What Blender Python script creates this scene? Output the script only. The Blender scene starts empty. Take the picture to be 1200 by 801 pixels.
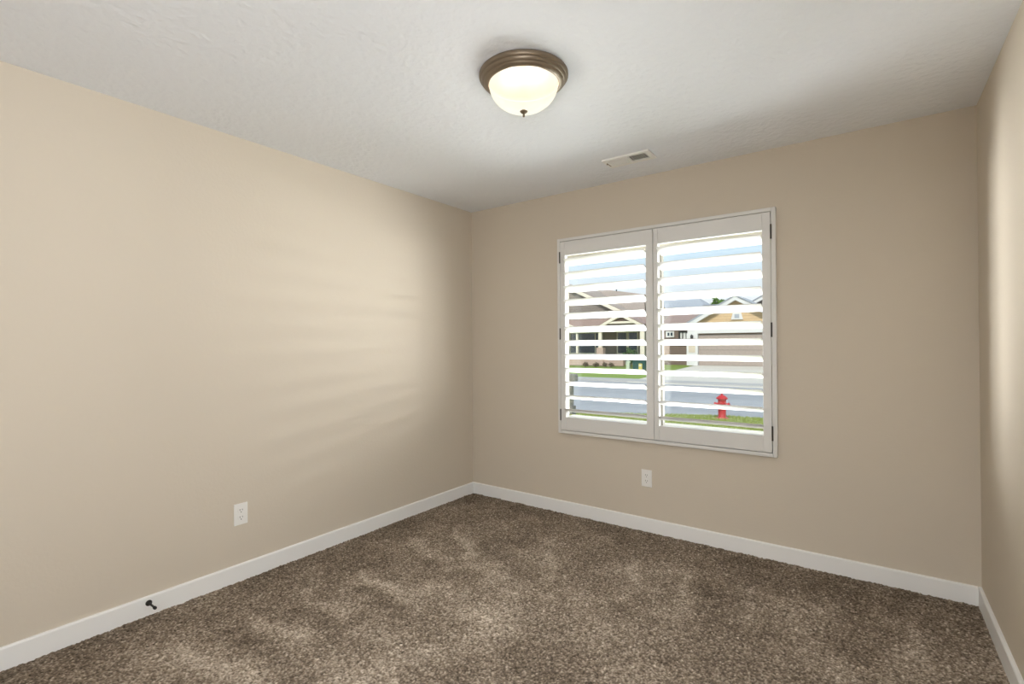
import bpy, bmesh, math, random
import numpy as np
from mathutils import Vector, Matrix

random.seed(7)
rng = np.random.default_rng(7)
sc = bpy.context.scene
C = sc.collection

# ------------------------------------------------------------------ camera
F_PX, YAW, PITCH, ROLL = 580.05, 0.62915, 0.004747, -0.006537
CAM = Vector((2.8278, -3.2954, 1.2856))
fw = Vector((-math.sin(YAW) * math.cos(PITCH), math.cos(YAW) * math.cos(PITCH), math.sin(PITCH)))
rt = Vector((math.cos(YAW), math.sin(YAW), 0))
up = rt.cross(fw)
cr, sr = math.cos(ROLL), math.sin(ROLL)
r2 = cr * rt + sr * up
u2 = -sr * rt + cr * up
camd = bpy.data.cameras.new('camera')
cam = bpy.data.objects.new('camera', camd)
C.objects.link(cam)
m = Matrix((r2, u2, -fw)).transposed().to_4x4()
m.translation = CAM
cam.matrix_world = m
camd.sensor_fit = 'HORIZONTAL'
camd.sensor_width = 36.0
camd.lens = 36.0 * F_PX / 1200.0
camd.clip_start = 0.02
camd.clip_end = 300
sc.camera = cam

# ------------------------------------------------------------------ exposure / cycles
vs = sc.view_settings
vs.view_transform = 'Standard'
vs.look = 'None'
vs.exposure = 0.0
vs.gamma = 1.0
vs.use_curve_mapping = False
try:
    sc.cycles.use_denoising = True
    sc.cycles.denoiser = 'OPENIMAGEDENOISE'
    sc.cycles.denoising_input_passes = 'RGB_ALBEDO_NORMAL'
    sc.cycles.max_bounces = 14
    sc.cycles.diffuse_bounces = 8
    sc.cycles.transparent_max_bounces = 16
    sc.cycles.caustics_reflective = False
    sc.cycles.caustics_refractive = False
    sc.cycles.sample_clamp_indirect = 12.0
except Exception:
    pass

# ------------------------------------------------------------------ sky
SKY = 1.05
world = bpy.data.worlds.new('sky')
sc.world = world
world.use_nodes = True
nt = world.node_tree
nt.nodes.clear()
wo = nt.nodes.new('ShaderNodeOutputWorld')
bg = nt.nodes.new('ShaderNodeBackground')
tc = nt.nodes.new('ShaderNodeTexCoord')
sep = nt.nodes.new('ShaderNodeSeparateXYZ')
ramp = nt.nodes.new('ShaderNodeValToRGB')
ramp.color_ramp.elements[0].position = 0.0
ramp.color_ramp.elements[0].color = (0.90, 0.95, 1.0, 1)
ramp.color_ramp.elements[1].position = 1.0
ramp.color_ramp.elements[1].color = (0.56, 0.70, 0.90, 1)
e = ramp.color_ramp.elements.new(0.085)
e.color = (0.90, 0.955, 1.0, 1)
e = ramp.color_ramp.elements.new(0.20)
e.color = (0.60, 0.83, 1.0, 1)
nt.links.new(tc.outputs['Generated'], sep.inputs[0])
nt.links.new(sep.outputs['Z'], ramp.inputs['Fac'])
nt.links.new(ramp.outputs['Color'], bg.inputs['Color'])
bg.inputs['Strength'].default_value = SKY
nt.links.new(bg.outputs['Background'], wo.inputs['Surface'])


def lamp(name, kind, loc, energy, color=(1, 1, 1), target=None, parent=None, **kw):
    ld = bpy.data.lights.new(name, kind)
    ld.energy = energy
    ld.color = color
    for k, v in kw.items():
        setattr(ld, k, v)
    o = bpy.data.objects.new(name, ld)
    C.objects.link(o)
    o.location = loc
    if target is not None:
        o.rotation_euler = (Vector(target) - Vector(loc)).to_track_quat('-Z', 'Y').to_euler()
    if parent:
        o.parent = parent
    return o


# sun, high behind the house, lighting the far side of the street
lamp('sun', 'SUN', (7, -14, 23), 4.2, (1.0, 0.94, 0.84), target=(0, 10, 0), angle=0.01)
# added fill lamp in the unseen hallway, brightens the room from behind
HALL_FILL = 62.0
lamp('hall_fill', 'AREA', (2.55, -4.55, 2.25), HALL_FILL, (0.95, 0.985, 1.0), target=(2.2, -2.2, 1.0),
     shape='RECTANGLE', size=0.9, size_y=0.5)
# invented lamp behind the viewer, put in to lift the long left wall
SIDE = 46.0
lamp('side_fill', 'AREA', (3.0, -3.6, 1.5), SIDE, (0.97, 0.99, 1.0), target=(0, -3.0, 1.4),
     shape='RECTANGLE', size=0.3, size_y=0.6)
# unseen area lamps outside, standing in for extra daylight on the side walls
EAST = 600.0
lamp('east_fill', 'AREA', (4.6, 2.05, 0.95), EAST, (1.0, 0.985, 0.96), target=(1.63, 0, 1.35),
     shape='RECTANGLE', size=3.0, size_y=2.5)
WEST = 1080.0
lamp('west_fill', 'AREA', (-2.4, 1.6, 0.9), WEST, (1.0, 0.985, 0.96), target=(1.63, 0, 1.35),
     shape='RECTANGLE', size=1.6, size_y=2.5)
# made-up area lamps low outside the window, aimed up to brighten the ceiling
LOW_FILL = 180.0
lamp('low_fill', 'AREA', (0.9, 2.6, -0.30), LOW_FILL, (0.97, 0.985, 1.0), target=(1.63, -0.1, 1.40),
     shape='RECTANGLE', size=3.2, size_y=1.6)
NEAR = 290.0
lamp('low_fill_near', 'AREA', (0.5, 1.0, -0.34), NEAR, (0.97, 0.985, 1.0), target=(1.63, -0.1, 1.45),
     shape='RECTANGLE', size=2.8, size_y=0.9)
STRIPE_FILL = 55.0  # small lamp added outside to cast faint louver stripes on the left wall
lamp('stripe_fill', 'AREA', (5.3, 2.7, 1.45), STRIPE_FILL, (1.0, 0.985, 0.95), target=(1.63, 0, 1.35),
     shape='RECTANGLE', size=0.5, size_y=0.115)
BULB = 15.0


# ------------------------------------------------------------------ materials
def mat(name, col, rough=0.6, metal=0.0, var=0.06, scale=8.0, bump=0.0, bscale=40.0, bdist=0.002, spec=0.5, detail=3.0, col2=None):
    mt = bpy.data.materials.new(name)
    mt.use_nodes = True
    n = mt.node_tree
    p = n.nodes['Principled BSDF']
    p.inputs['Roughness'].default_value = rough
    p.inputs['Metallic'].default_value = metal
    p.inputs['Specular IOR Level'].default_value = spec
    t = n.nodes.new('ShaderNodeTexCoord')
    no = n.nodes.new('ShaderNodeTexNoise')
    no.inputs['Scale'].default_value = scale
    no.inputs['Detail'].default_value = detail
    n.links.new(t.outputs['Object'], no.inputs['Vector'])
    mx = n.nodes.new('ShaderNodeMix')
    mx.data_type = 'RGBA'
    c2 = col2 or tuple(min(1, c * (1 + var)) for c in col)
    c1 = col if col2 else tuple(c * (1 - var) for c in col)
    mx.inputs['A'].default_value = (*c1, 1)
    mx.inputs['B'].default_value = (*c2, 1)
    n.links.new(no.outputs['Fac'], mx.inputs['Factor'])
    n.links.new(mx.outputs['Result'], p.inputs['Base Color'])
    if bump > 0:
        nb = n.nodes.new('ShaderNodeTexNoise')
        nb.inputs['Scale'].default_value = bscale
        nb.inputs['Detail'].default_value = 4.0
        n.links.new(t.outputs['Object'], nb.inputs['Vector'])
        b = n.nodes.new('ShaderNodeBump')
        b.inputs['Strength'].default_value = bump
        b.inputs['Distance'].default_value = bdist
        n.links.new(nb.outputs['Fac'], b.inputs['Height'])
        n.links.new(b.outputs['Normal'], p.inputs['Normal'])
    return mt


def banded(name, col, dark, axis='Z', scale=1.0, width=0.12, rough=0.7, noise=0.15):
    """rows (lap siding, shingles, door panels) running across one axis"""
    mt = mat(name, col, rough, var=noise, scale=6.0)
    n = mt.node_tree
    p = n.nodes['Principled BSDF']
    src = p.inputs['Base Color'].links[0].from_socket
    t = n.nodes.new('ShaderNodeTexCoord')
    s = n.nodes.new('ShaderNodeSeparateXYZ')
    n.links.new(t.outputs['Object'], s.inputs[0])
    mu = n.nodes.new('ShaderNodeMath'); mu.operation = 'MULTIPLY'
    mu.inputs[1].default_value = scale
    n.links.new(s.outputs[axis], mu.inputs[0])
    fr = n.nodes.new('ShaderNodeMath'); fr.operation = 'FRACT'
    n.links.new(mu.outputs[0], fr.inputs[0])
    lt = n.nodes.new('ShaderNodeMath'); lt.operation = 'LESS_THAN'
    lt.inputs[1].default_value = width
    n.links.new(fr.outputs[0], lt.inputs[0])
    mx = n.nodes.new('ShaderNodeMix'); mx.data_type = 'RGBA'
    n.links.new(lt.outputs[0], mx.inputs['Factor'])
    n.links.new(src, mx.inputs['A'])
    mx.inputs['B'].default_value = (*dark, 1)
    n.links.new(mx.outputs['Result'], p.inputs['Base Color'])
    return mt


M = {}
M['wall'] = mat('beige wall paint', (0.60, 0.538, 0.452), 0.75, var=0.012, scale=1.6, bump=0.35, bscale=60, bdist=0.002, spec=0.25)
M['ceiling'] = mat('white ceiling texture', (0.81, 0.84, 0.892), 0.9, var=0.01, scale=3, bump=1.0, bscale=27, bdist=0.007, spec=0.1)
M['trim'] = mat('white trim paint', (0.82, 0.82, 0.815), 0.4, var=0.01, scale=3)
M['shutter'] = mat('white shutter paint', (0.68, 0.675, 0.665), 0.38, var=0.01, scale=4)
M['vinyl'] = mat('white vinyl', (0.52, 0.49, 0.43), 0.4, var=0.01)
M['sillwhite'] = mat('white sill paint', (0.82, 0.79, 0.72), 0.45, var=0.01)
M['shadetone'] = mat('almond vinyl', (0.17, 0.16, 0.135), 0.5, var=0.01)  # window vinyl with shade put into its colour, for the mullion
M['hinge'] = mat('dark hinge metal', (0.06, 0.055, 0.05), 0.45, 0.6)
M['bronze'] = mat('brushed bronze', (0.20, 0.155, 0.108), 0.42, 0.45, var=0.08, scale=30)
M['darkbronze'] = mat('oil rubbed bronze', (0.035, 0.03, 0.025), 0.5, 0.4)
M['rubber'] = mat('black rubber', (0.02, 0.02, 0.02), 0.8)
M['plate'] = mat('white plastic', (0.80, 0.79, 0.77), 0.35, var=0.01)
M['slot'] = mat('dark slot', (0.03, 0.03, 0.03), 0.7)
M['ventwhite'] = mat('white enamel', (0.82, 0.82, 0.80), 0.4, var=0.01)
M['ventdark'] = mat('dark duct', (0.06, 0.06, 0.06), 0.8)
M['stucco'] = mat('exterior stucco', (0.5, 0.45, 0.38), 0.9, bump=0.3)


def glass_mat(name, tint=(1, 1, 1), gloss=0.04):
    mt = bpy.data.materials.new(name)
    mt.use_nodes = True
    n = mt.node_tree
    n.nodes.clear()
    o = n.nodes.new('ShaderNodeOutputMaterial')
    mx = n.nodes.new('ShaderNodeMixShader')
    tr = n.nodes.new('ShaderNodeBsdfTransparent')
    tr.inputs['Color'].default_value = (*tint, 1)
    gl = n.nodes.new('ShaderNodeBsdfGlossy')
    gl.inputs['Roughness'].default_value = 0.02
    mx.inputs['Fac'].default_value = gloss
    n.links.new(tr.outputs[0], mx.inputs[1])
    n.links.new(gl.outputs[0], mx.inputs[2])
    n.links.new(mx.outputs[0], o.inputs['Surface'])
    return mt


M['glass'] = glass_mat('window glass', (0.97, 0.98, 0.98), 0.03)


def shade_mat():
    """frosted alabaster glass, glowing from the bulbs inside it"""
    mt = bpy.data.materials.new('frosted lamp glass')
    mt.use_nodes = True
    n = mt.node_tree
    n.nodes.clear()
    o = n.nodes.new('ShaderNodeOutputMaterial')
    t = n.nodes.new('ShaderNodeTexCoord')
    no = n.nodes.new('ShaderNodeTexNoise')
    no.inputs['Scale'].default_value = 9
    no.inputs['Detail'].default_value = 2
    n.links.new(t.outputs['Object'], no.inputs['Vector'])
    rp = n.nodes.new('ShaderNodeValToRGB')
    rp.color_ramp.elements[0].position = 0.3
    rp.color_ramp.elements[0].color = (1.0, 0.94, 0.70, 1)
    rp.color_ramp.elements[1].position = 0.6
    rp.color_ramp.elements[1].color = (1.0, 0.97, 0.80, 1)
    n.links.new(no.outputs['Fac'], rp.inputs['Fac'])
    em = n.nodes.new('ShaderNodeEmission')
    em.inputs['Strength'].default_value = 1.08
    n.links.new(rp.outputs['Color'], em.inputs['Color'])
    tl = n.nodes.new('ShaderNodeBsdfTranslucent')
    tl.inputs['Color'].default_value = (0.004, 0.0036, 0.0026, 1)
    ad = n.nodes.new('ShaderNodeAddShader')
    n.links.new(em.outputs[0], ad.inputs[0])
    n.links.new(tl.outputs[0], ad.inputs[1])
    tr = n.nodes.new('ShaderNodeBsdfTransparent')
    tr.inputs['Color'].default_value = (1, 1, 1, 1)
    mx = n.nodes.new('ShaderNodeMixShader')
    mx.inputs['Fac'].default_value = 0.22
    n.links.new(ad.outputs[0], mx.inputs[1])
    n.links.new(tr.outputs[0], mx.inputs[2])
    n.links.new(mx.outputs[0], o.inputs['Surface'])
    return mt


M['shade'] = shade_mat()


# ------------------------------------------------------------------ mesh helpers
class MB:
    def __init__(self):
        self.bm = bmesh.new()

    def box(self, x0, x1, y0, y1, z0, z1, bevel=0.0, mtx=None):
        b = bmesh.new()
        bmesh.ops.create_cube(b, size=1.0)
        for v in b.verts:
            v.co = Vector(((x0 + x1) / 2 + v.co.x * (x1 - x0), (y0 + y1) / 2 + v.co.y * (y1 - y0), (z0 + z1) / 2 + v.co.z * (z1 - z0)))
        if bevel > 0:
            bmesh.ops.bevel(b, geom=b.edges[:], offset=bevel, segments=2, affect='EDGES', profile=0.6)
        return self._merge(b, mtx)

    def prism(self, pts, axis, a, b_, mtx=None):
        """polygon (2D, in the other two axes in xyz order) extruded from a to b_ along axis"""
        b = bmesh.new()
        def P(p, d):
            if axis == 'x': return (d, p[0], p[1])
            if axis == 'y': return (p[0], d, p[1])
            return (p[0], p[1], d)
        lo = [b.verts.new(P(p, a)) for p in pts]
        hi = [b.verts.new(P(p, b_)) for p in pts]
        n = len(pts)
        b.faces.new(lo)
        b.faces.new(hi[::-1])
        for i in range(n):
            b.faces.new((lo[i], hi[i], hi[(i + 1) % n], lo[(i + 1) % n]))
        bmesh.ops.recalc_face_normals(b, faces=b.faces[:])
        return self._merge(b, mtx)

    def lathe(self, prof, center=(0, 0, 0), seg=48, mtx=None):
        """profile of (radius, z) turned about z"""
        b = bmesh.new()
        rows = []
        for r, z in prof:
            if r < 1e-6:
                rows.append([b.verts.new((center[0], center[1], center[2] + z))])
            else:
                rows.append([b.verts.new((center[0] + r * math.cos(2 * math.pi * i / seg), center[1] + r * math.sin(2 * math.pi * i / seg), center[2] + z)) for i in range(seg)])
        for A, B in zip(rows, rows[1:]):
            for i in range(seg):
                j = (i + 1) % seg
                if len(A) == 1 and len(B) == 1: continue
                if len(A) == 1: b.faces.new((A[0], B[i], B[j]))
                elif len(B) == 1: b.faces.new((A[i], B[0], A[j]))
                else: b.faces.new((A[i], B[i], B[j], A[j]))
        bmesh.ops.recalc_face_normals(b, faces=b.faces[:])
        return self._merge(b, mtx)

    def tube(self, p, q, r, r2=None, seg=12):
        p, q = Vector(p), Vector(q)
        d = q - p
        mt = d.to_track_quat('Z', 'Y').to_matrix().to_4x4()
        mt.translation = p
        r2 = r if r2 is None else r2
        return self.lathe([(0, 0), (r, 0), (r2, d.length), (0, d.length)], seg=seg, mtx=mt)

    def quad(self, *pts):
        vs_ = [self.bm.verts.new(p) for p in pts]
        self.bm.faces.new(vs_)
        return self

    def _merge(self, b, mtx):
        if mtx is not None:
            bmesh.ops.transform(b, matrix=mtx, verts=b.verts[:])
        me = bpy.data.meshes.new('tmp')
        b.to_mesh(me)
        b.free()
        self.bm.from_mesh(me)
        bpy.data.meshes.remove(me)
        return self

    def build(self, name, material, parent=None, smooth=False, base=None):
        me = bpy.data.meshes.new(name)
        off = Vector((0, 0, 0))
        if base is not None:
            off = Vector(base)
        q = parent
        while q is not None:
            off = off + q.location
            q = q.parent
        bmesh.ops.translate(self.bm, vec=-off, verts=self.bm.verts[:])
        self.bm.to_mesh(me)
        self.bm.free()
        me.materials.append(M[material] if isinstance(material, str) else material)
        if smooth:
            me.polygons.foreach_set('use_smooth', [True] * len(me.polygons))
            try:
                me.set_sharp_from_angle(angle=math.radians(35))
            except Exception:
                pass
        o = bpy.data.objects.new(name, me)
        C.objects.link(o)
        if base is not None:
            o.location = base
        if parent is not None:
            o.parent = parent
        return o


def thing(name, label, cat, loc=(0, 0, 0), group=None):
    o = bpy.data.objects.new(name, None)
    C.objects.link(o)
    o.location = loc
    o.empty_display_size = 0.1
    return tag(o, label, cat, group)


def tag(o, label, cat, group=None, kind=None):
    o['label'] = label
    o['category'] = cat
    if group: o['group'] = group
    if kind: o['kind'] = kind
    return o


def struct(o, label=None, cat=None):
    o['kind'] = 'structure'
    if label: o['label'] = label
    if cat: o['category'] = cat
    return o


# ------------------------------------------------------------------ room shell
W, H, YR = 3.2498, 2.44, -3.85
T = 0.15
OX0, OX1, OZ0, OZ1 = 0.889, 2.366, 0.615, 2.080
TB = 0.118   # window opening

b = MB()
b.box(-T, 0, YR - T, T, -0.3, H + 0.2)
struct(b.build('wall_left', 'wall'), 'plain beige wall left of the window corner', 'wall')
b = MB()
b.box(W, W + T, YR - T, T, -0.3, H + 0.2)
struct(b.build('wall_right', 'wall'), 'pale beige wall at the right edge of the room', 'wall')
b = MB()
b.box(0, OX0, 0, TB, -0.3, H + 0.2)
b.box(OX1, W, 0, TB, -0.3, H + 0.2)
b.box(OX0, OX1, 0, TB, -0.3, OZ0)
b.box(OX0, OX1, 0, TB, OZ1, H + 0.2)
struct(b.build('wall_back', 'wall'), 'beige wall holding the shuttered window', 'wall')
DX0, DX1, DZ = 2.05, 3.05, 2.06
b = MB()
b.box(0, DX0, YR - T, YR, -0.3, H + 0.2)
b.box(DX1, W, YR - T, YR, -0.3, H + 0.2)
b.box(DX0, DX1, YR - T, YR, DZ, H + 0.2)
struct(b.build('wall_rear', 'wall'), 'beige wall with the open doorway behind the viewer', 'wall')
b = MB()   # the hallway outside the doorway
b.box(1.2, 1.35, YR - T - 1.2, YR - T, -0.3, H + 0.2)
b.box(W, W + T, YR - T - 1.2, YR - T, -0.3, H + 0.2)
b.box(1.2, W + T, YR - T - 1.35, YR - T - 1.2, -0.3, H + 0.2)
b.box(1.35, W, YR - T - 1.2, YR - T, H, H + 0.2)
b.box(1.35, W, YR - T - 1.2, YR, -0.3, 0)
struct(b.build('wall_hallway', 'wall'), 'beige hallway beyond the doorway', 'wall')
b = MB()
b.box(0, W, YR, 0, H, H + 0.2)
struct(b.build('ceiling', 'ceiling'), 'white lightly textured ceiling', 'ceiling')


def baseboard(name, ax, fixed, sgn, a, b_):
    h, t, c = 0.0895, 0.014, 0.006
    prof = [(0, -0.02), (sgn * t, -0.02), (sgn * t, h - c), (sgn * (t - 0.003), h - 0.0015), (sgn * (t - c), h), (0, h)]
    prof = [(fixed + p, z) for p, z in prof]
    m_ = MB()
    m_.prism(prof, ax, a, b_)
    return struct(m_.build(name, 'trim'), None, 'baseboard')


struct(baseboard('baseboard_left', 'y', 0, 1, YR, 0), 'white baseboard along the left wall')
struct(baseboard('baseboard_back', 'x', 0, -1, 0.014, W - 0.014), 'white baseboard under the window')
struct(baseboard('baseboard_right', 'y', W, -1, YR, 0), 'white baseboard along the right wall')

# ------------------------------------------------------------------ carpet floor
def smooth_noise(ny, nx, step, size, seed):
    r = np.random.default_rng(seed)
    a = r.standard_normal((ny, nx))
    fy = np.fft.fftfreq(ny, step)[:, None]
    fx = np.fft.rfftfreq(nx, step)[None, :]
    k2 = fx * fx + fy * fy
    f = np.fft.rfft2(a) * np.exp(-k2 * (math.pi * size) ** 2 / 2)
    out = np.fft.irfft2(f, s=(ny, nx))
    return out / out.std()


def build_carpet():
    step = 0.0036
    nx = int(W / step) + 1
    ny = int(-YR / step) + 1
    xs = np.linspace(0, W, nx)
    ys = np.linspace(YR, 0, ny)
    X, Y = np.meshgrid(xs, ys)
    n1 = smooth_noise(ny, nx, step, 0.0046, 1)
    n2 = smooth_noise(ny, nx, step, 0.03, 2)
    Z = -0.003 + 0.0017 * n1 + 0.0010 * n2
    Z = np.clip(Z, -0.008, 0.004)
    # each tuft has its own yarn shade
    yarn = 0.45 * smooth_noise(ny, nx, step, 0.0052, 3) + 0.30 * n1 + 0.66 * smooth_noise(ny, nx, step, 0.0032, 4)
    # lean of the pile left by the vacuum cleaner
    lean = 0.20 * smooth_noise(ny, nx, step, 0.16, 5) + 0.16 * smooth_noise(ny, nx, step, 0.06, 6)

    def streak(p, q, w0, w1, amp, taper=0.25):
        p = np.array(p); q = np.array(q)
        d = q - p; L = np.hypot(*d); d = d / L
        s = ((X - p[0]) * d[0] + (Y - p[1]) * d[1]) / L
        t = (X - p[0]) * (-d[1]) + (Y - p[1]) * d[0]
        wob = 0.02 * np.sin(s * 9 + p[0] * 20)
        w = w0 + (w1 - w0) * np.clip(s, 0, 1.4)
        g = np.exp(-((t - wob) / w) ** 2)
        g = g * np.clip((s + 0.02) / 0.08, 0, 1) * np.clip((1 + taper - s) / (2 * taper), 0, 1)
        return amp * g

    light = [((0.301, -1.009), (0.812, -1.197), .03, .10, 1.0), ((0.445, -0.718), (0.91, -1.045), .03, .08, 1.0),
             ((0.91, -1.045), (1.374, -1.238), .10, .16, .8), ((0.421, -1.526), (0.973, -1.574), .03, .09, 1.1),
             ((0.381, -1.867), (0.80, -1.841), .03, .09, 1.0), ((0.346, -2.144), (0.85, -2.073), .03, .10, 1.1),
             ((0.383, -2.44), (0.95, -2.331), .04, .11, 1.1), ((0.9, -1.904), (1.45, -1.814), .10, .14, .7),
             ((0.85, -1.35), (1.45, -1.50), .12, .16, .8), ((1.197, -0.664), (1.564, -1.298), .03, .08, .6),
             ((1.677, -0.475), (1.832, -0.914), .03, .06, .7), ((1.983, -0.462), (2.09, -0.986), .025, .05, .9),
             ((2.305, -0.472), (2.368, -0.816), .02, .05, .6), ((2.989, -0.287), (2.918, -0.855), .03, .07, .7),
             ((1.287, -1.193), (1.45, -1.65), .10, .12, .7), ((1.5, -1.0), (1.95, -1.3), .10, .14, .6),
             ((2.5, -0.75), (2.75, -1.0), .10, .12, .5), ((0.95, -2.1), (1.5, -2.2), .12, .15, .7)]
    dark = [((0.60, -1.64), (1.0, -1.665), .05, .05, .9), ((0.50, -1.95), (0.95, -1.95), .05, .05, .8),
            ((0.5, -2.22), (0.93, -2.215), .05, .04, .9), ((0.45, -1.10), (0.9, -1.33), .05, .05, .8),
            ((0.75, -0.80), (1.25, -1.0), .05, .06, .7), ((1.55, -1.58), (1.9, -1.66), .12, .12, 1.0),
            ((2.099, -0.50), (2.30, -0.96), .06, .10, .9), ((2.6, -0.16), (3.1, -0.40), .10, .12, .7),
            ((2.75, -0.4), (2.8, -1.0), .07, .07, .6), ((1.487, -0.75), (1.60, -1.0), .07, .07, .6)]
    for s in light: lean += streak(s[0], s[1], s[2] * 0.8, s[3] * 0.75, s[4] * 1.1)
    for s in dark: lean -= streak(s[0], s[1], s[2], s[3], s[4] * 0.6)
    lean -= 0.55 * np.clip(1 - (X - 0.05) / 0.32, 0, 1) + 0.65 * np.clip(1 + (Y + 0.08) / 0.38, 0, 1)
    me = bpy.data.meshes.new('floor')
    me.vertices.add(nx * ny)
    co = np.stack([X, Y, Z], -1).reshape(-1).astype(np.float32)
    me.vertices.foreach_set('co', co)
    idx = np.arange(nx * ny).reshape(ny, nx)
    quads = np.stack([idx[:-1, :-1], idx[:-1, 1:], idx[1:, 1:], idx[1:, :-1]], -1).reshape(-1, 4)
    me.loops.add(quads.size)
    me.loops.foreach_set('vertex_index', quads.reshape(-1).astype(np.int32))
    me.polygons.add(len(quads))
    me.polygons.foreach_set('loop_start', (np.arange(len(quads)) * 4).astype(np.int32))
    me.update(calc_edges=True)
    me.polygons.foreach_set('use_smooth', np.ones(len(quads), dtype=bool))
    a = me.attributes.new('yarn', 'FLOAT', 'POINT')
    a.data.foreach_set('value', yarn.reshape(-1).astype(np.float32))
    a = me.attributes.new('pile_lean', 'FLOAT', 'POINT')
    a.data.foreach_set('value', lean.reshape(-1).astype(np.float32))
    mt = bpy.data.materials.new('brown frieze carpet')
    mt.use_nodes = True
    n = mt.node_tree
    p = n.nodes['Principled BSDF']
    p.inputs['Roughness'].default_value = 1.0
    p.inputs['Specular IOR Level'].default_value = 0.05
    ay = n.nodes.new('ShaderNodeAttribute'); ay.attribute_name = 'yarn'
    al = n.nodes.new('ShaderNodeAttribute'); al.attribute_name = 'pile_lean'
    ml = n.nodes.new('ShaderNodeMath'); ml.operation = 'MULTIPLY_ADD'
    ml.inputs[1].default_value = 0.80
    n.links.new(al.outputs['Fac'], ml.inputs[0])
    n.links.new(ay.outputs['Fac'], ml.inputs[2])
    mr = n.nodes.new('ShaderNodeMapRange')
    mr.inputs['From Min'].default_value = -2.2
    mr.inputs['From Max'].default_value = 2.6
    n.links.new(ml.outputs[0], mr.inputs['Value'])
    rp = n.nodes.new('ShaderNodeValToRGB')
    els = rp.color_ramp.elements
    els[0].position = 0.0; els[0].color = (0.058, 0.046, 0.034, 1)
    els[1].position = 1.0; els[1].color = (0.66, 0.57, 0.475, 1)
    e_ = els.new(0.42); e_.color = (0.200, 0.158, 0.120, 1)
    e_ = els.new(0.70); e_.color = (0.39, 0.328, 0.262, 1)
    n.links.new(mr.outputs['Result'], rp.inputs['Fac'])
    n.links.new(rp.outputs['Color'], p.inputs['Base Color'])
    me.materials.append(mt)
    o = bpy.data.objects.new('floor', me)
    C.objects.link(o)
    return struct(o, 'brown speckled carpet with vacuum marks', 'floor')


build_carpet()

# ------------------------------------------------------------------ window behind the shutters
win = bpy.data.objects.new('window_1', None)
C.objects.link(win)
win.location = (1.6275, 0.1, OZ0)
struct(win, 'white vinyl sliding window behind the shutters', 'window')
b = MB()
b.box(OX0, OX0 + 0.013, 0.070, 0.112, OZ0, OZ1, 0.003)
b.box(OX1 - 0.022, OX1, 0.070, 0.112, OZ0, OZ1, 0.003)
b.box(OX0, OX1, 0.075, 0.20, OZ0, 0.7215, 0.003)
b.box(OX0, OX1, 0.07, 0.117, 1.935, OZ1, 0.003)
b.build('window_frame', 'vinyl', win)
b = MB()
b.box(OX0 + 0.001, OX1 - 0.001, 0.001, 0.075, OZ0, 0.720, 0.002)
b.build('sill', 'sillwhite', win)
b = MB()
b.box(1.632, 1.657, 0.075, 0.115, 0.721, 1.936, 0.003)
b.build('mullion', 'shadetone', win)
b = MB()
b.box(OX0 + 0.01, OX1 - 0.01, 0.093, 0.097, 0.715, 1.95)
b.build('pane', 'glass', win)

# ------------------------------------------------------------------ shutter frame and panels
fr = bpy.data.objects.new('trim_1', None)
C.objects.link(fr)
fr.location = (1.627, 0, 0.609)
struct(fr, 'slim white frame around both shutters on the beige wall', 'window frame')
FX0, FX1, FZ0, FZ1 = 0.884, 2.3735, 0.609, 2.086
def lframe(m_, x0, x1, z0, z1):
    m_.box(x0, x1, -0.032, -0.0005, z0, z1, 0.004)
for nm, args in (('side_frame', (FX0, FX0 + 0.025, FZ0, FZ1)), ('side_frame', (FX1 - 0.025, FX1, FZ0, FZ1)),
                 ('head_frame', (FX0 + 0.025, FX1 - 0.025, FZ1 - 0.023, FZ1)), ('sill_frame', (FX0 + 0.025, FX1 - 0.025, FZ0, FZ0 + 0.023))):
    b = MB()
    lframe(b, *args)
    b.build(nm, 'shutter', fr)

LW, LT, TILT = 0.114, 0.0105, math.radians(20)
YC = -0.018


def louver_mesh(x0, x1):
    prof = []
    us = [math.cos(math.pi * i / 10) for i in range(11)]
    half = [(u, 0.0011 + (LT / 2 - 0.0011) * (1 - u * u)) for u in us]
    for u, w in half + [(u, -w) for u, w in half[::-1]]:
        u *= LW / 2
        # local u runs from the outside (+y, low) to the room (-y, high)
        y = -u * math.cos(TILT) + w * math.sin(TILT)
        z = u * math.sin(TILT) + w * math.cos(TILT)
        prof.append((y, z))
    m_ = MB()
    m_.prism(prof, 'x', x0, x1)
    return m_


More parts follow.
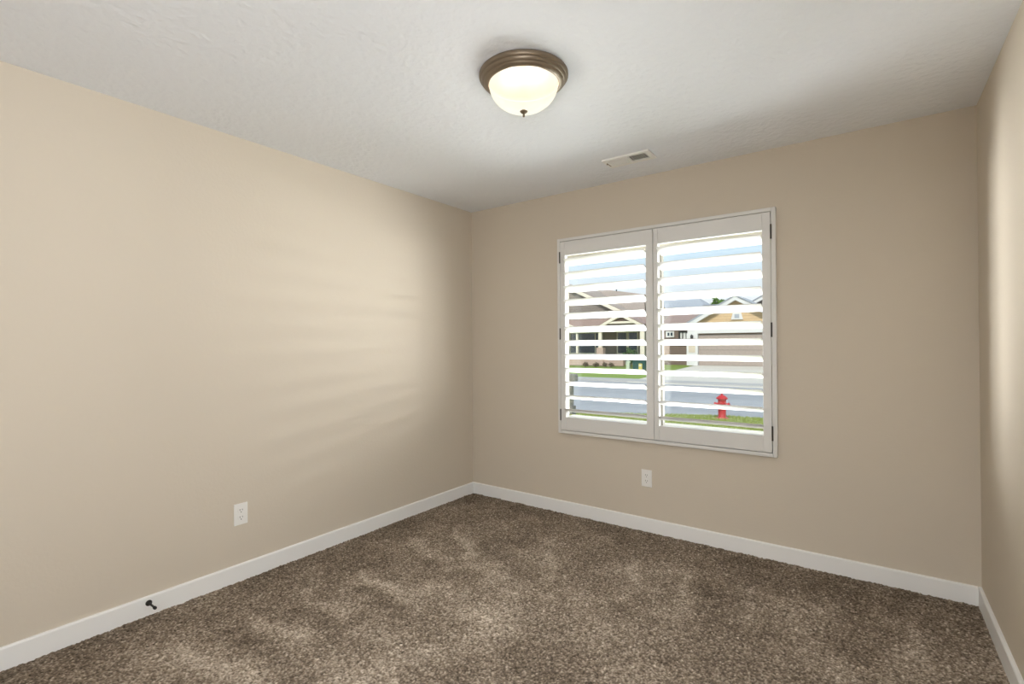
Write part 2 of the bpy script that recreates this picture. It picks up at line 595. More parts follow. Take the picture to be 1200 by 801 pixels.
def shutter(x0, x1, s0, s1, hinge_left, label):
    """panel from x0 to x1 whose louver opening runs from s0 to s1"""
    z0, z1 = 0.636, 2.0595
    o0, o1 = 0.733, 1.955
    root = thing('plantation_shutter', label, 'shutter', ((x0 + x1) / 2, -0.017, z0), 'plantation shutters')
    y0, y1 = -0.034, 0.0
    b = MB(); b.box(x0, s0, y0, y1, z0, z1, 0.002); b.build('stile', 'shutter', root)
    b = MB(); b.box(s1, x1, y0, y1, z0, z1, 0.002); b.build('stile', 'shutter', root)
    b = MB(); b.box(s0, s1, y0 + 0.0015, y1 - 0.001, o1, z1, 0.0015); b.build('top_rail', 'shutter', root)
    b = MB(); b.box(s0, s1, y0 + 0.0015, y1 - 0.001, z0, o0, 0.0015); b.build('bottom_rail', 'shutter', root)
    xm = (s0 + s1) / 2
    first = None
    for i in range(12):
        zc = 1.904 - 0.1018 * i
        if first is None:
            m_ = louver_mesh(s0 + 0.0015 - xm, s1 - 0.0015 - xm)
            first = m_.build('louver', 'shutter', None, smooth=True)
            first.parent = root
            lv = first
        else:
            lv = first.copy()
            C.objects.link(lv)
        lv.location = (xm - root.location.x, YC - root.location.y, zc - root.location.z)
    hx = x0 - 0.003 if hinge_left else x1 + 0.003
    for zc in (1.942, 1.362, 0.75):
        b = MB()
        b.tube((hx, -0.036, zc - 0.043), (hx, -0.036, zc + 0.043), 0.0048, seg=10)
        b.box(hx - 0.002, hx + 0.002, -0.036, -0.02, zc - 0.042, zc + 0.042)
        b.build('hinge', 'hinge', root)['label'] = 'dark metal hinge barrel'
    return root


shutter(0.912, 1.6325, 0.953, 1.583, True, 'left white plantation shutter panel, hinged on its left side, louvers open')
shutter(1.6365, 2.3455, 1.668, 2.300, False, 'right white plantation shutter panel, hinged on its right side, hydrant seen through it')

# ------------------------------------------------------------------ ceiling light
LX, LY = 1.630, -1.553
t = thing('ceiling_light', 'round flush ceiling light, bronze rim and glowing frosted glass dome', 'ceiling light', (LX, LY, H))
b = MB()
b.lathe([(0.0, -0.001), (0.186, -0.001), (0.190, -0.006), (0.190, -0.016), (0.186, -0.022), (0.182, -0.024), (0.180, -0.030), (0.176, -0.035),
         (0.171, -0.037), (0.168, -0.042), (0.163, -0.046), (0.156, -0.049), (0.150, -0.049), (0.149, -0.040), (0.160, -0.02), (0.0, -0.018)], (LX, LY, H), 72)
b.build('rim', 'bronze', t, smooth=True)
prof = []
for i in range(15):
    a = math.pi / 2 * i / 14
    prof.append((0.1475 * math.cos(a), -0.045 - 0.113 * math.sin(a)))
b = MB()
b.lathe(prof, (LX, LY, H), 64)
b.build('glass_shade', 'shade', t, smooth=True)
b = MB()
b.lathe([(0.0, -0.154), (0.016, -0.156), (0.0165, -0.160), (0.012, -0.165), (0.005, -0.169), (0.0042, -0.175), (0.0055, -0.178), (0.0045, -0.182), (0, -0.183)], (LX, LY, H), 24)
b.build('finial', 'bronze', t, smooth=True)
for dx, dy in ((0.045, 0.02), (-0.045, -0.02)):
    lamp('bulb', 'POINT', (dx, dy, -0.085), BULB / 2, (1.0, 0.955, 0.88), parent=t, shadow_soft_size=0.03)

# ------------------------------------------------------------------ ceiling vent
VX0, VX1, VY0, VY1 = 1.460, 1.763, -0.448, -0.298
t = thing('ceiling_vent', 'white rectangular air register in the ceiling above the window', 'vent', ((VX0 + VX1) / 2, (VY0 + VY1) / 2, H))
b = MB()
fx, fy = 0.030, 0.027
b.box(VX0, VX1, VY0, VY0 + fy, H - 0.011, H - 0.0003, 0.002)
b.box(VX0, VX1, VY1 - fy, VY1, H - 0.011, H - 0.0003, 0.002)
b.box(VX0, VX0 + fx, VY0 + fy, VY1 - fy, H - 0.011, H - 0.0003, 0.002)
b.box(VX1 - fx, VX1, VY0 + fy, VY1 - fy, H - 0.011, H - 0.0003, 0.002)
xm = (VX0 + VX1) / 2
b.box(xm - 0.006, xm + 0.006, VY0 + fy, VY1 - fy, H - 0.011, H - 0.0003)
b.build('frame', 'ventwhite', t)
b = MB()
b.box(VX0 + fx - 0.002, VX1 - fx + 0.002, VY0 + fy - 0.002, VY1 - fy + 0.002, H - 0.0016, H - 0.0004)
b.build('duct_opening', 'ventdark', t)
for bank, (a0, a1, tilt) in enumerate(((VX0 + fx, xm - 0.006, -38), (xm + 0.006, VX1 - fx, 42))):
    nf = 8
    for i in range(nf):
        xc = a0 + (i + 0.5) * (a1 - a0) / nf
        b = MB()
        mt_ = Matrix.Translation((xc, (VY0 + VY1) / 2, H - 0.0072)) @ Matrix.Rotation(math.radians(tilt), 4, 'Y')
        b.box(-0.0078 if bank == 0 else -0.0058, 0.0078 if bank == 0 else 0.0058, -(VY1 - VY0) / 2 + fy, (VY1 - VY0) / 2 - fy, -(0.0006 if bank == 0 else 0.0016), (0.0006 if bank == 0 else 0.0016), mtx=mt_)
        b.build('fin', 'ventwhite', t)
b = MB()
b.box(VX0 + 0.012, VX0 + 0.017, VY0 + 0.05, VY1 - 0.04, H - 0.0122, H - 0.0105)
b.tube((VX0 + 0.0145, VY0 + 0.055, H - 0.010), (VX0 + 0.0145, VY0 + 0.052, H - 0.020), 0.0022)
b.build('lever', 'bronze', t)


# ------------------------------------------------------------------ outlets
def outlet(center, nrm, label):
    """nrm 'x': on the left wall facing +x; 'y': on the back wall facing -y"""
    root = thing('wall_outlet', label, 'outlet', center, 'duplex wall outlets')
    if nrm == 'x':
        R = Matrix(((0, 0, 1), (1, 0, 0), (0, 1, 0))).to_4x4()
    else:
        R = Matrix(((1, 0, 0), (0, 0, -1), (0, 1, 0))).to_4x4()
    R.translation = Vector(center)
    w, h = 0.0365, 0.0585
    b = MB(); b.box(-w, w, -h, h, 0.0003, 0.0065, 0.0028, mtx=R); b.build('cover_plate', 'plate', root)
    for s in (1, -1):
        cy = s * 0.0195
        b = MB()
        pts = []
        for i in range(24):
            a = 2 * math.pi * i / 24
            pts.append((0.0172 * math.cos(a), cy + max(-0.0145, min(0.0145, 0.0172 * math.sin(a)))))
        b.prism(pts, 'z', 0.0055, 0.0082, mtx=R)
        rec = b.build('receptacle', 'plate', root)
        for sx, hh in ((-0.0065, 0.0046), (0.0065, 0.0038)):
            b = MB(); b.box(sx - 0.0013, sx + 0.0013, cy + 0.004 - hh, cy + 0.004 + hh, 0.0080, 0.0085, mtx=R); b.build('slot', 'slot', rec)
        b = MB()
        b.lathe([(0, 0.0080), (0.0028, 0.0080), (0.0028, 0.0085), (0, 0.0085)], (0, cy - 0.0085, 0), 12, mtx=R)
        b.build('ground_hole', 'slot', rec)
    b = MB(); b.lathe([(0, 0.0062), (0.0032, 0.0062), (0.0028, 0.0078), (0, 0.008)], (0, 0, 0), 12, mtx=R); b.build('screw', 'plate', root)
    return root


outlet((0.0, -1.968, 0.361), 'x', 'white duplex outlet on the long left wall above the baseboard')
outlet((1.568, 0.0, 0.361), 'y', 'white duplex outlet on the back wall below the shuttered window')

# ------------------------------------------------------------------ door stop
t = thing('door_stop', 'small dark bronze door stop screwed to the left baseboard', 'door stop', (0.014, -2.402, 0.059))
Rx = Matrix.Translation((0.014, -2.402, 0.059)) @ Matrix.Rotation(math.radians(90), 4, 'Y')
b = MB(); b.lathe([(0, 0), (0.0135, 0), (0.0135, 0.004), (0.011, 0.008), (0.006, 0.011), (0, 0.011)], mtx=Rx, seg=28); b.build('base', 'darkbronze', t, smooth=True)
b = MB(); b.lathe([(0, 0.009), (0.0062, 0.010), (0.0046, 0.018), (0.0044, 0.062), (0.0055, 0.070), (0, 0.071)], mtx=Rx, seg=20); b.build('rod', 'darkbronze', t, smooth=True)
b = MB(); b.lathe([(0, 0.068), (0.006, 0.068), (0.0072, 0.072), (0.0072, 0.082), (0.006, 0.085), (0, 0.086)], mtx=Rx, seg=20); b.build('bumper', 'rubber', t, smooth=True)

# ================================================================== outdoors
M['grass'] = mat('lawn', (0.15, 0.20, 0.025), 0.9, scale=25, col2=(0.32, 0.38, 0.08))
M['fargrass'] = mat('far lawn', (0.13, 0.21, 0.03), 0.9, scale=9, col2=(0.22, 0.31, 0.05))
M['asphalt'] = mat('asphalt', (0.25, 0.265, 0.285), 0.9, scale=1.3, col2=(0.33, 0.34, 0.355), detail=6)
M['concrete'] = mat('pale concrete', (0.47, 0.45, 0.41), 0.9, scale=0.8, col2=(0.53, 0.51, 0.46))
M['walk'] = mat('grey concrete', (0.34, 0.34, 0.335), 0.9, scale=2, col2=(0.40, 0.395, 0.39))
M['redpaint'] = mat('red hydrant paint', (0.42, 0.022, 0.025), 0.45, var=0.1, scale=12)
M['shingle'] = banded('brown shingle', (0.33, 0.27, 0.225), (0.25, 0.20, 0.165), 'Y', 5.0, 0.2)
M['redshingle'] = banded('reddish shingle', (0.28, 0.20, 0.17), (0.21, 0.15, 0.13), 'Y', 5.0, 0.2)
M['greyshingle'] = banded('blue grey shingle', (0.33, 0.36, 0.40), (0.25, 0.27, 0.30), 'Y', 5.0, 0.2)
M['sidingdark'] = banded('grey brown siding', (0.20, 0.17, 0.15), (0.12, 0.10, 0.09), 'Z', 6.0, 0.14)
M['sidingbrown'] = banded('brown siding', (0.17, 0.125, 0.105), (0.10, 0.07, 0.06), 'Z', 6.0, 0.14)
M['ochre'] = banded('ochre siding', (0.56, 0.40, 0.23), (0.42, 0.29, 0.16), 'Z', 5.0, 0.12)
M['creamtrim'] = mat('cream trim', (0.72, 0.66, 0.56), 0.6, var=0.03)
M['whitetrim'] = mat('house white trim', (0.62, 0.62, 0.61), 0.6, var=0.03)
M['garagedoor'] = banded('taupe garage door', (0.33, 0.275, 0.24), (0.22, 0.18, 0.155), 'Z', 1.85, 0.06)
M['brick'] = banded('pinkish brick', (0.46, 0.34, 0.29), (0.36, 0.27, 0.23), 'Z', 9.0, 0.2)
M['darkglass'] = mat('dark window glass', (0.018, 0.045, 0.075), 0.08, var=0.4, scale=1.2)
M['taupe'] = mat('taupe door paint', (0.24, 0.19, 0.165), 0.6)
M['leaf'] = mat('leaves', (0.05, 0.13, 0.02), 0.8, scale=6, col2=(0.16, 0.28, 0.05))
M['darkleaf'] = mat('dark leaves', (0.03, 0.07, 0.025), 0.8, scale=6, col2=(0.08, 0.15, 0.05))
M['bark'] = mat('bark', (0.16, 0.12, 0.09), 0.9, scale=12, var=0.3)
M['stone'] = mat('mottled grey stone', (0.05, 0.05, 0.045), 0.9, scale=14, col2=(0.22, 0.22, 0.20))
M['utilgreen'] = mat('utility green', (0.02, 0.075, 0.07), 0.5)
M['yellow'] = mat('yellow plastic', (0.62, 0.50, 0.12), 0.5)
M['palegreen'] = mat('pale green plastic', (0.50, 0.56, 0.45), 0.5)
M['lantern'] = mat('black lantern metal', (0.02, 0.02, 0.02), 0.4)
M['ornament'] = mat('beige tile', (0.55, 0.48, 0.38), 0.7)


def sheet(name, pts, material, label, cat, thick=0.25):
    """ground slab: polygon of (x, y, z) top points with real thickness"""
    m_ = MB()
    bm_ = m_.bm
    topv = [bm_.verts.new(p) for p in pts]
    lowv = [bm_.verts.new((p[0], p[1], p[2] - thick)) for p in pts]
    bm_.faces.new(topv)
    bm_.faces.new(lowv[::-1])
    n_ = len(pts)
    for i in range(n_):
        j = (i + 1) % n_
        bm_.faces.new((topv[i], lowv[i], lowv[j], topv[j]))
    bmesh.ops.recalc_face_normals(bm_, faces=bm_.faces[:])
    return struct(m_.build(name, material), label, cat)


# ground, from this house out to the far lots
sheet('lawn', [(-40, 0.15, -0.45), (-40, 0.15, -0.45), (30, 0.15, -0.45), (30, 15.0, -0.90), (-0.9, 12.35, -0.90), (-4.4, 10.75, -0.90), (-40, 9.5, -0.90)][1:], 'grass', 'green lawn in front of this house', 'lawn')
sheet('street', [(-60, 9.0, -0.97), (40, 9.0, -0.97), (40, 24.3, -0.97), (-60, 24.3, -0.97)], 'asphalt', 'grey asphalt street', 'street', 0.4)
sheet('curb', [(-60, 24.0, -0.86), (40, 24.0, -0.86), (40, 25.3, -0.84), (-60, 25.3, -0.84)], 'walk', 'concrete kerb and walk on the far side of the street', 'curb')
sheet('far_lawn', [(-60, 25.3, -0.90), (40, 25.3, -0.90), (40, 60, -0.2), (-60, 60, -0.2)], 'fargrass', 'green lawn across the street', 'lawn')
sheet('driveway', [(-8.7, 23.9, -0.93), (1.0, 23.9, -0.93), (-1.4, 33.0, -0.29), (-7.4, 33.0, -0.29)], 'concrete', 'pale concrete driveway across the street', 'driveway', 0.3)


def blades(name, n_, region, hmin, hmax, material, label):
    xs_, ys_, zs_ = region(n_)
    h_ = hmin + (hmax - hmin) * rng.random(n_)
    a_ = rng.random(n_) * math.pi
    wdt = 0.012
    lean_ = rng.normal(0, 0.03, (n_, 2))
    v = np.zeros((n_, 3, 3))
    v[:, 0] = np.stack([xs_ - wdt * np.cos(a_), ys_ - wdt * np.sin(a_), zs_], -1)
    v[:, 1] = np.stack([xs_ + wdt * np.cos(a_), ys_ + wdt * np.sin(a_), zs_], -1)
    v[:, 2] = np.stack([xs_ + lean_[:, 0], ys_ + lean_[:, 1], zs_ + h_], -1)
    me = bpy.data.meshes.new(name)
    me.from_pydata(v.reshape(-1, 3).tolist(), [], np.arange(n_ * 3).reshape(-1, 3).tolist())
    me.materials.append(M[material])
    o = bpy.data.objects.new(name, me)
    C.objects.link(o)
    return tag(o, label, 'grass', kind='stuff')


def near_strip(n_):
    y = 8.3 + rng.random(n_) * 5.0
    x = -5.2 + rng.random(n_) * 6.2
    edge = np.where(x < -0.9, 12.35 + (x + 0.9) * (1.6 / 3.5), 12.35 + (x + 0.9) * 0.085)
    edge = np.where(x < -4.4, 10.75, edge)
    y = edge - (13.3 - y) * 0.9
    far_ = (np.hypot(x + 0.67, y - 11.72) < 0.33) | (np.hypot(x + 4.66, y - 10.0) < 0.4)
    x = np.where(far_, -2.0 + rng.random(n_) * 0.8, x)
    y = np.where(far_, 10.3 + rng.random(n_) * 1.0, y)
    return x, y, -0.45 - (y - 0.15) / np.maximum(edge - 0.15, 1) * 0.45


blades('grass_blades', 26000, near_strip, 0.03, 0.08, 'grass', 'tufts of lawn grass in front of the hydrant and street')


def hydrant(loc):
    t = thing('fire_hydrant', 'red fire hydrant standing at the edge of the near lawn', 'fire hydrant', loc)
    b = MB()
    b.lathe([(0, 0), (0.175, 0), (0.175, 0.03), (0.115, 0.035), (0.105, 0.06), (0.105, 0.42), (0.125, 0.43), (0.125, 0.46), (0.11, 0.47), (0, 0.47)], loc, 28)
    b.build('barrel', 'redpaint', t, smooth=True)
    b = MB()
    b.lathe([(0, 0.47), (0.11, 0.47), (0.115, 0.56), (0.155, 0.565), (0.155, 0.595), (0.13, 0.62), (0.085, 0.66), (0.04, 0.68), (0.03, 0.685), (0.03, 0.72), (0, 0.72)], loc, 28)
    b.build('bonnet', 'redpaint', t, smooth=True)
    for d in ((1, 0, 0), (-1, 0, 0), (0, -1, 0)):
        p = Vector(loc) + Vector((0, 0, 0.40))
        d = Vector(d)
        r = 0.055 if d.x else 0.07
        b = MB()
        b.tube(p + d * 0.07, p + d * 0.17, r, seg=16)
        b.tube(p + d * 0.165, p + d * 0.205, r * 1.25, seg=16)
        b.tube(p + d * 0.20, p + d * 0.225, 0.02, seg=6)
        b.build('outlet_cap', 'redpaint', t, smooth=True)


hydrant((-0.67, 11.72, -0.885))

# mailbox post
mx_, my_ = -4.66, 10.0
t = thing('mailbox', 'mottled grey post mailbox seen low at the left edge of the window', 'mailbox', (mx_, my_, -0.86))
b = MB(); b.box(mx_ - 0.16, mx_ + 0.13, my_ - 0.13, my_ + 0.13, -0.90, -0.60, 0.02); b.build('base', 'stone', t)
b = MB(); b.box(mx_ - 0.12, mx_ + 0.08, my_ - 0.09, my_ + 0.09, -0.62, 0.16, 0.015); b.build('post', 'stone', t)
b = MB()
pts = [(-0.10, 0), (0.10, 0), (0.10, 0.12)] + [(0.10 * math.cos(a), 0.12 + 0.10 * math.sin(a)) for a in [math.pi * i / 8 for i in range(1, 8)]] + [(-0.10, 0.12)]
b.prism([(my_ + p, 0.16 + z) for p, z in pts], 'x', mx_ - 0.25, mx_ + 0.22)
b.build('mailbox_body', 'stone', t, smooth=True)


# ------------------------------------------------------------------ houses across the street
def slab(m_, p0, p1, p2, p3, th=0.15):
    """roof plane: four corners, thickened downwards"""
    bm_ = m_.bm
    a = [bm_.verts.new(p) for p in (p0, p1, p2, p3)]
    c = [bm_.verts.new((p[0], p[1], p[2] - th)) for p in (p0, p1, p2, p3)]
    fs = [bm_.faces.new(a), bm_.faces.new(c[::-1])]
    for i in range(4):
        j = (i + 1) % 4
        fs.append(bm_.faces.new((a[i], c[i], c[j], a[j])))
    bmesh.ops.recalc_face_normals(bm_, faces=fs)


def rake(m_, x0, z0, x1, z1, y0, y1, w):
    """sloping trim board along a gable edge, width w below the line"""
    m_.prism([(x0, z0), (x1, z1), (x1, z1 - w), (x0, z0 - w)], 'y', y0, y1)


def win_part(root, x0, x1, z0, z1, y, frame='creamtrim', pane='darkglass', fw_=0.09, div=()):
    b = MB()
    b.box(x0, x0 + fw_, y - 0.08, y, z0, z1)
    b.box(x1 - fw_, x1, y - 0.08, y, z0, z1)
    b.box(x0 + fw_, x1 - fw_, y - 0.08, y, z1 - fw_, z1)
    b.box(x0 + fw_, x1 - fw_, y - 0.08, y, z0, z0 + fw_)
    for d in div:
        b.box(d - 0.04, d + 0.04, y - 0.08, y, z0 + fw_, z1 - fw_)
    f = b.build('window', frame, root)
    b = MB()
    b.box(x0 + fw_, x1 - fw_, y - 0.03, y + 0.01, z0 + fw_, z1 - fw_)
    b.build('pane', pane, f)


# house with the porch, seen through the left panel
t = thing('house', 'gabled house with brown shingled roof and columned porch across the street', 'house', (-19, 38, -0.62), 'houses across the street')
b = MB(); b.box(-28.0, -12.9, 38.6, 48, -0.62, 3.3); b.build('wall', 'sidingdark', t)
b = MB(); b.prism([(-27.1, 3.1), (-13.3, 3.1), (-14.9, 4.05), (-20.9, 6.95), (-26.5, 4.2)], 'y', 38.3, 38.7); b.build('gable_wall', 'sidingdark', t)
b = MB()
rake(b, -21.0, 7.05, -14.1, 3.72, 37.95, 38.35, 0.34)
rake(b, -27.9, 3.72, -21.0, 7.05, 37.95, 38.35, 0.34)
b.build('gable_trim', 'creamtrim', t)
b = MB()   # big front gable roof, running back
slab(b, (-21.0, 38.0, 7.10), (-21.0, 46.0, 7.10), (-14.1, 46.0, 3.78), (-14.1, 38.0, 3.78))
slab(b, (-21.0, 38.0, 7.10), (-21.0, 46.0, 7.10), (-27.9, 46.0, 3.78), (-27.9, 38.0, 3.78))
b.build('gable_roof', 'shingle', t)
b = MB()   # main roof with ridge along the street and a hip on the right
slab(b, (-24, 44.5, 6.95), (-19.35, 44.5, 6.90), (-19.35, 37.9, 3.25), (-24, 37.9, 3.25))
slab(b, (-19.35, 44.5, 6.90), (-15.6, 44.5, 6.20), (-12.9, 37.9, 3.25), (-19.35, 37.9, 3.25))
slab(b, (-15.6, 44.5, 6.20), (-15.5, 44.6, 6.20), (-12.8, 50, 3.25), (-12.8, 38.1, 3.25))
slab(b, (-24, 44.5, 6.95), (-19.35, 44.5, 6.90), (-19.35, 51, 3.25), (-24, 51, 3.25))
slab(b, (-19.35, 44.5, 6.90), (-15.6, 44.5, 6.20), (-12.8, 51, 3.25), (-19.35, 51, 3.25))
b.build('roof', 'shingle', t)
b = MB(); b.tube((-18.5, 44.4, 6.4), (-18.5, 44.4, 7.0), 0.06); b.build('vent_pipe', 'lantern', t)
# porch roof and gable
b = MB()
slab(b, (-21.5, 37.9, 3.55), (-12.6, 37.9, 3.55), (-12.45, 35.9, 2.55), (-22.0, 35.9, 2.55))
b.build('porch_roof', 'redshingle', t)
b = MB()
b.prism([(-16.2, 2.75), (-12.4, 2.75), (-14.3, 3.62)], 'y', 36.0, 36.1)
b.build('porch_gable', 'sidingbrown', t)
b = MB()
rake(b, -16.7, 2.62, -14.3, 3.85, 35.7, 36.0, 0.26)
rake(b, -14.3, 3.85, -12.35, 2.85, 35.7, 36.0, 0.26)
b.box(-15.7, -12.9, 35.75, 36.0, 2.98, 3.16)
b.build('porch_trim', 'creamtrim', t)
b = MB(); rake(b, -20.6, 3.62, -18.4, 2.66, 35.72, 36.0, 0.24); b.build('roof_trim', 'creamtrim', t)
b = MB()
slab(b, (-16.8, 35.7, 2.66), (-14.3, 35.7, 3.92), (-14.3, 37.9, 3.92), (-16.8, 37.9, 2.66), 0.08)
slab(b, (-14.3, 35.7, 3.92), (-12.3, 35.7, 2.91), (-12.3, 37.9, 2.91), (-14.3, 37.9, 3.92), 0.08)
b.build('porch_gable_roof', 'redshingle', t)
b = MB(); b.box(-22.0, -12.4, 36.0, 36.25, 2.3, 2.56); b.build('porch_beam', 'creamtrim', t)
b = MB(); b.box(-22.0, -14.2, 36.05, 36.3, -0.62, 0.02); b.build('porch_base', 'brick', t)
for cx, cw in ((-18.60, 0.07), (-16.32, 0.14), (-12.52, 0.18)):
    b = MB(); b.box(cx - cw, cx + cw, 36.02, 36.26, 0.0, 2.3); b.build('column', 'creamtrim', t)
b = MB(); b.box(-16.62, -15.98, 35.9, 36.35, -0.6, 0.95); b.build('column_base', 'brick', t)
win_part(t, -19.85, -17.62, 0.35, 2.35, 38.58, div=(-18.02,))
win_part(t, -15.87, -14.85, 0.35, 2.35, 38.58)
win_part(t, -14.83, -13.85, 0.35, 2.35, 38.58)
win_part(t, -20.75, -19.95, 0.35, 2.35, 38.58)
b = MB(); b.box(-17.05, -15.95, 38.5, 38.6, -0.3, 2.35); b.box(-16.9, -16.1, 38.47, 38.5, 0.55, 0.85); b.build('front_door', 'taupe', t)


def shrub(loc, rx, rz, n_, material, name, label, cat='shrub', group=None, trunk=0.0, stem='bark'):
    t = thing(name, label, cat, loc, group)
    b = MB()
    b.tube((loc[0], loc[1], loc[2] - 0.05), (loc[0], loc[1], loc[2] + trunk + rz * 0.8), 0.02 + trunk * 0.06, 0.015 + trunk * 0.03, 8)
    b.build('trunk' if trunk > 0.5 else 'stem', stem, t)
    c = Vector((loc[0], loc[1], loc[2] + trunk + rz))
    vs_, fs_ = [], []
    s = 0.045 * (rx + rz) + 0.05
    for i in range(n_):
        d = Vector((random.gauss(0, 1), random.gauss(0, 1), random.gauss(0, 1))).normalized()
        rr = random.random() ** 0.4 * (0.78 + 0.22 * math.sin(5 * d.x + 3 * d.y + 4 * d.z))
        p = c + Vector((d.x * rx * rr, d.y * rx * rr, d.z * rz * rr))
        a = Vector((random.gauss(0, 1), random.gauss(0, 1), random.gauss(0, 1))).normalized()
        e1 = a.orthogonal().normalized() * s * random.uniform(.6, 1.2)
        e2 = a.cross(e1).normalized() * s * random.uniform(.4, .8)
        k = len(vs_)
        vs_ += [p - e1, p + e2, p + e1, p - e2]
        fs_.append((k, k + 1, k + 2, k + 3))
    me = bpy.data.meshes.new('foliage')
    me.from_pydata([v - Vector(loc) for v in vs_], [], fs_)
    me.materials.append(M[material])
    o = bpy.data.objects.new('foliage', me)
    C.objects.link(o)
    o.parent = t
    return t


shrub((-13.2, 35.3, -0.60), 0.75, 0.85, 500, 'darkleaf', 'shrub', 'dark green bush at the right end of the porch', group='porch planting')
k = 0
for x_, r_ in ((-17.3, .30), (-16.3, .36), (-15.5, .26), (-14.9, .34)):
    k += 1
    shrub((x_, 35.25, -0.72), r_, 0.24, 160, 'bark', 'shrub',
          ['low dry shrub at the porch base, first from the left', 'low dry shrub at the porch base, second from the left',
           'low dry shrub at the porch base, third from the left', 'low dry shrub at the porch base, nearest the pale green box'][k - 1], group='porch planting')

t = thing('utility_box', 'dark green utility box on the far lawn beside the porch', 'utility box', (-10.6, 30.5, -0.62))
b = MB(); b.box(-11.0, -10.1, 30.3, 30.9, -0.66, 0.0, 0.03); b.build('cabinet', 'utilgreen', t)
b = MB(); b.box(-11.03, -10.07, 30.27, 30.93, 0.0, 0.06, 0.02); b.build('lid', 'utilgreen', t)
t = thing('utility_pedestal', 'pale green utility pedestal on the far lawn', 'utility box', (-11.3, 30.2, -0.66))
b = MB(); b.box(-11.42, -11.18, 30.1, 30.34, -0.68, -0.05, 0.02); b.build('body', 'palegreen', t)
b = MB(); b.lathe([(0.18, 0), (0.18, 0.03), (0.12, 0.10), (0, 0.12)], (-11.3, 30.22, -0.05), 4); b.build('cap', 'palegreen', t)
t = thing('marker_post', 'yellow marker post beside the green utility box', 'post', (-10.25, 29.9, -0.66))
b = MB(); b.box(-10.38, -10.16, 29.85, 30.0, -0.68, -0.12, 0.02); b.build('post', 'yellow', t)
b = MB(); b.box(-10.36, -10.18, 29.84, 29.86, -0.30, -0.2); b.build('sticker', 'whitetrim', t)

# garage house, seen through the right panel
t = thing('house', 'house with ochre garage gable and wide taupe garage door', 'house', (-4.7, 33, -0.3), 'houses across the street')
b = MB(); b.box(-7.85, 3.0, 33.15, 44, -0.35, 2.9); b.build('wall', 'ochre', t)
b = MB(); b.prism([(-7.85, 2.1), (-1.45, 2.1), (-1.45, 2.6), (-4.65, 4.30), (-7.85, 2.6)], 'y', 33.0, 33.2); b.build('gable_wall', 'ochre', t)
b = MB()
rake(b, -8.1, 2.55, -4.65, 4.48, 32.6, 32.9, 0.30)
rake(b, -4.65, 4.48, -1.2, 2.55, 32.6, 32.9, 0.30)
b.build('gable_trim', 'whitetrim', t)
b = MB()
slab(b, (-4.65, 32.6, 4.55), (-4.65, 42, 4.55), (-8.15, 42, 2.62), (-8.15, 32.6, 2.62), 0.12)
slab(b, (-4.65, 32.6, 4.55), (-4.65, 42, 4.55), (-1.15, 42, 2.62), (-1.15, 32.6, 2.62), 0.12)
b.build('gable_roof', 'greyshingle', t)
b = MB()
b.prism([(-4.6, 4.0), (-1.9, 5.45), (1.0, 3.9), (1.0, 3.0), (-2.0, 3.0)], 'y', 37.0, 37.2)
b.build('upper_gable_wall', 'sidingdark', t)
b = MB()
rake(b, -5.0, 3.95, -1.9, 5.68, 36.7, 37.0, 0.26)
rake(b, -1.9, 5.68, 1.2, 3.95, 36.7, 37.0, 0.26)
b.build('upper_gable_trim', 'whitetrim', t)
b = MB()
slab(b, (-1.9, 36.7, 5.75), (-1.9, 44, 5.75), (-5.05, 44, 4.0), (-5.05, 36.7, 4.0), 0.12)
slab(b, (-1.9, 36.7, 5.75), (-1.9, 44, 5.75), (1.25, 44, 4.0), (1.25, 36.7, 4.0), 0.12)
b.build('upper_gable_roof', 'greyshingle', t)
b = MB()
b.prism([(-4.98, 2.88), (-4.22, 2.88), (-4.34, 3.32), (-4.86, 3.32)], 'y', 32.9, 33.02)
f = b.build('gable_vent', 'whitetrim', t)
b = MB(); b.box(-4.75, -4.45, 32.88, 32.92, 2.98, 3.24); b.build('louvre', 'greyshingle', f)
b = MB(); b.box(-7.9, -1.4, 32.85, 33.05, 1.97, 2.25); b.build('garage_header', 'whitetrim', t)
b = MB(); b.box(-7.15, -2.2, 33.02, 33.10, -0.3, 1.90); b.build('garage_door', 'garagedoor', t)
b = MB(); b.box(-7.95, -7.18, 32.8, 33.15, -0.3, 2.0); pil = b.build('pilaster', 'whitetrim', t)
b = MB(); b.box(-7.8, -7.35, 32.77, 32.81, 0.62, 1.15); b.build('tile', 'ornament', pil)
b = MB()
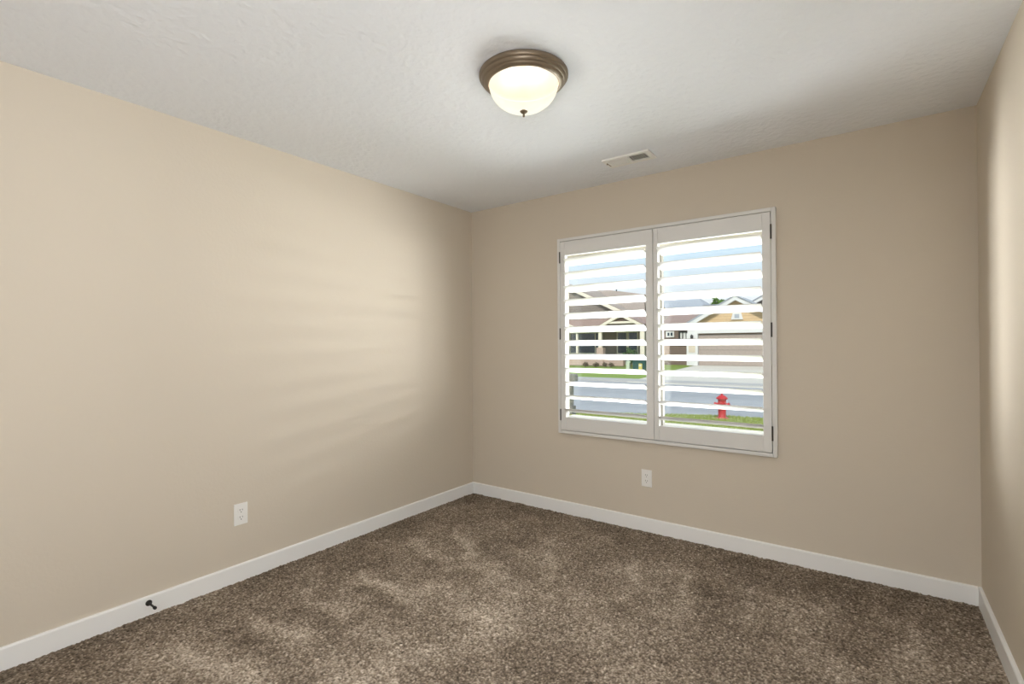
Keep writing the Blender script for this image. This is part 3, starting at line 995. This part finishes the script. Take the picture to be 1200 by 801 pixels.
b.lathe([(0, 0), (0.06, 0.02), (0.10, 0.10), (0.09, 0.30), (0.13, 0.32), (0.05, 0.42), (0, 0.46)], (-7.55, 32.68, 1.45), 8)
b.box(-7.58, -7.52, 32.7, 32.82, 1.6, 1.68)
b.build('wall_lantern', 'lantern', t)

# brown house set back between the two
t = thing('house', 'brown sided house with hipped roof set back left of the garage', 'house', (-10.9, 42, -0.5), 'houses across the street')
b = MB(); b.box(-12.1, -8.6, 40.0, 47, -0.6, 3.1); b.build('wall', 'sidingbrown', t)
b = MB()
slab(b, (-12.15, 39.5, 3.0), (-8.7, 39.5, 3.0), (-10.6, 43.0, 4.25), (-12.15, 43.0, 4.25))
slab(b, (-8.7, 39.5, 3.0), (-8.7, 47, 3.0), (-10.6, 43.5, 4.25), (-10.6, 43.0, 4.25))
b.build('roof', 'redshingle', t)
win_part(t, -11.85, -11.15, 1.82, 2.34, 39.98, frame='whitetrim', fw_=0.12, div=(-11.5,))
win_part(t, -10.75, -10.0, 1.1, 2.34, 39.98, frame='lantern', pane='whitetrim', fw_=0.14, div=(-10.4,))
b = MB(); b.box(-12.1, -11.55, 39.9, 40.0, 0.0, 1.2); b.build('brick_panel', 'brick', t)

# grey roofed house further back
t = thing('house', 'far house of which only the blue grey roof shows', 'house', (-13, 55, 0.0), 'houses across the street')
b = MB(); b.box(-21, -8.0, 53, 62, -0.5, 4.7); b.build('wall', 'sidingdark', t)
b = MB()
slab(b, (-22, 52.5, 4.6), (-11.2, 52.5, 4.6), (-13.6, 56.5, 6.6), (-22, 56.5, 6.6))
slab(b, (-11.2, 52.5, 4.6), (-11.2, 61, 4.6), (-13.6, 57, 6.6), (-13.6, 56.5, 6.6))
slab(b, (-12.5, 54, 5.55), (-7.0, 54, 5.5), (-7.0, 57, 5.75), (-12.5, 57, 5.75))
b.build('roof', 'greyshingle', t)

shrub((-13.7, 66, -0.2), 1.35, 1.6, 1600, 'leaf', 'tree', 'round green tree top showing above the far grey roof', 'tree', trunk=4.6)
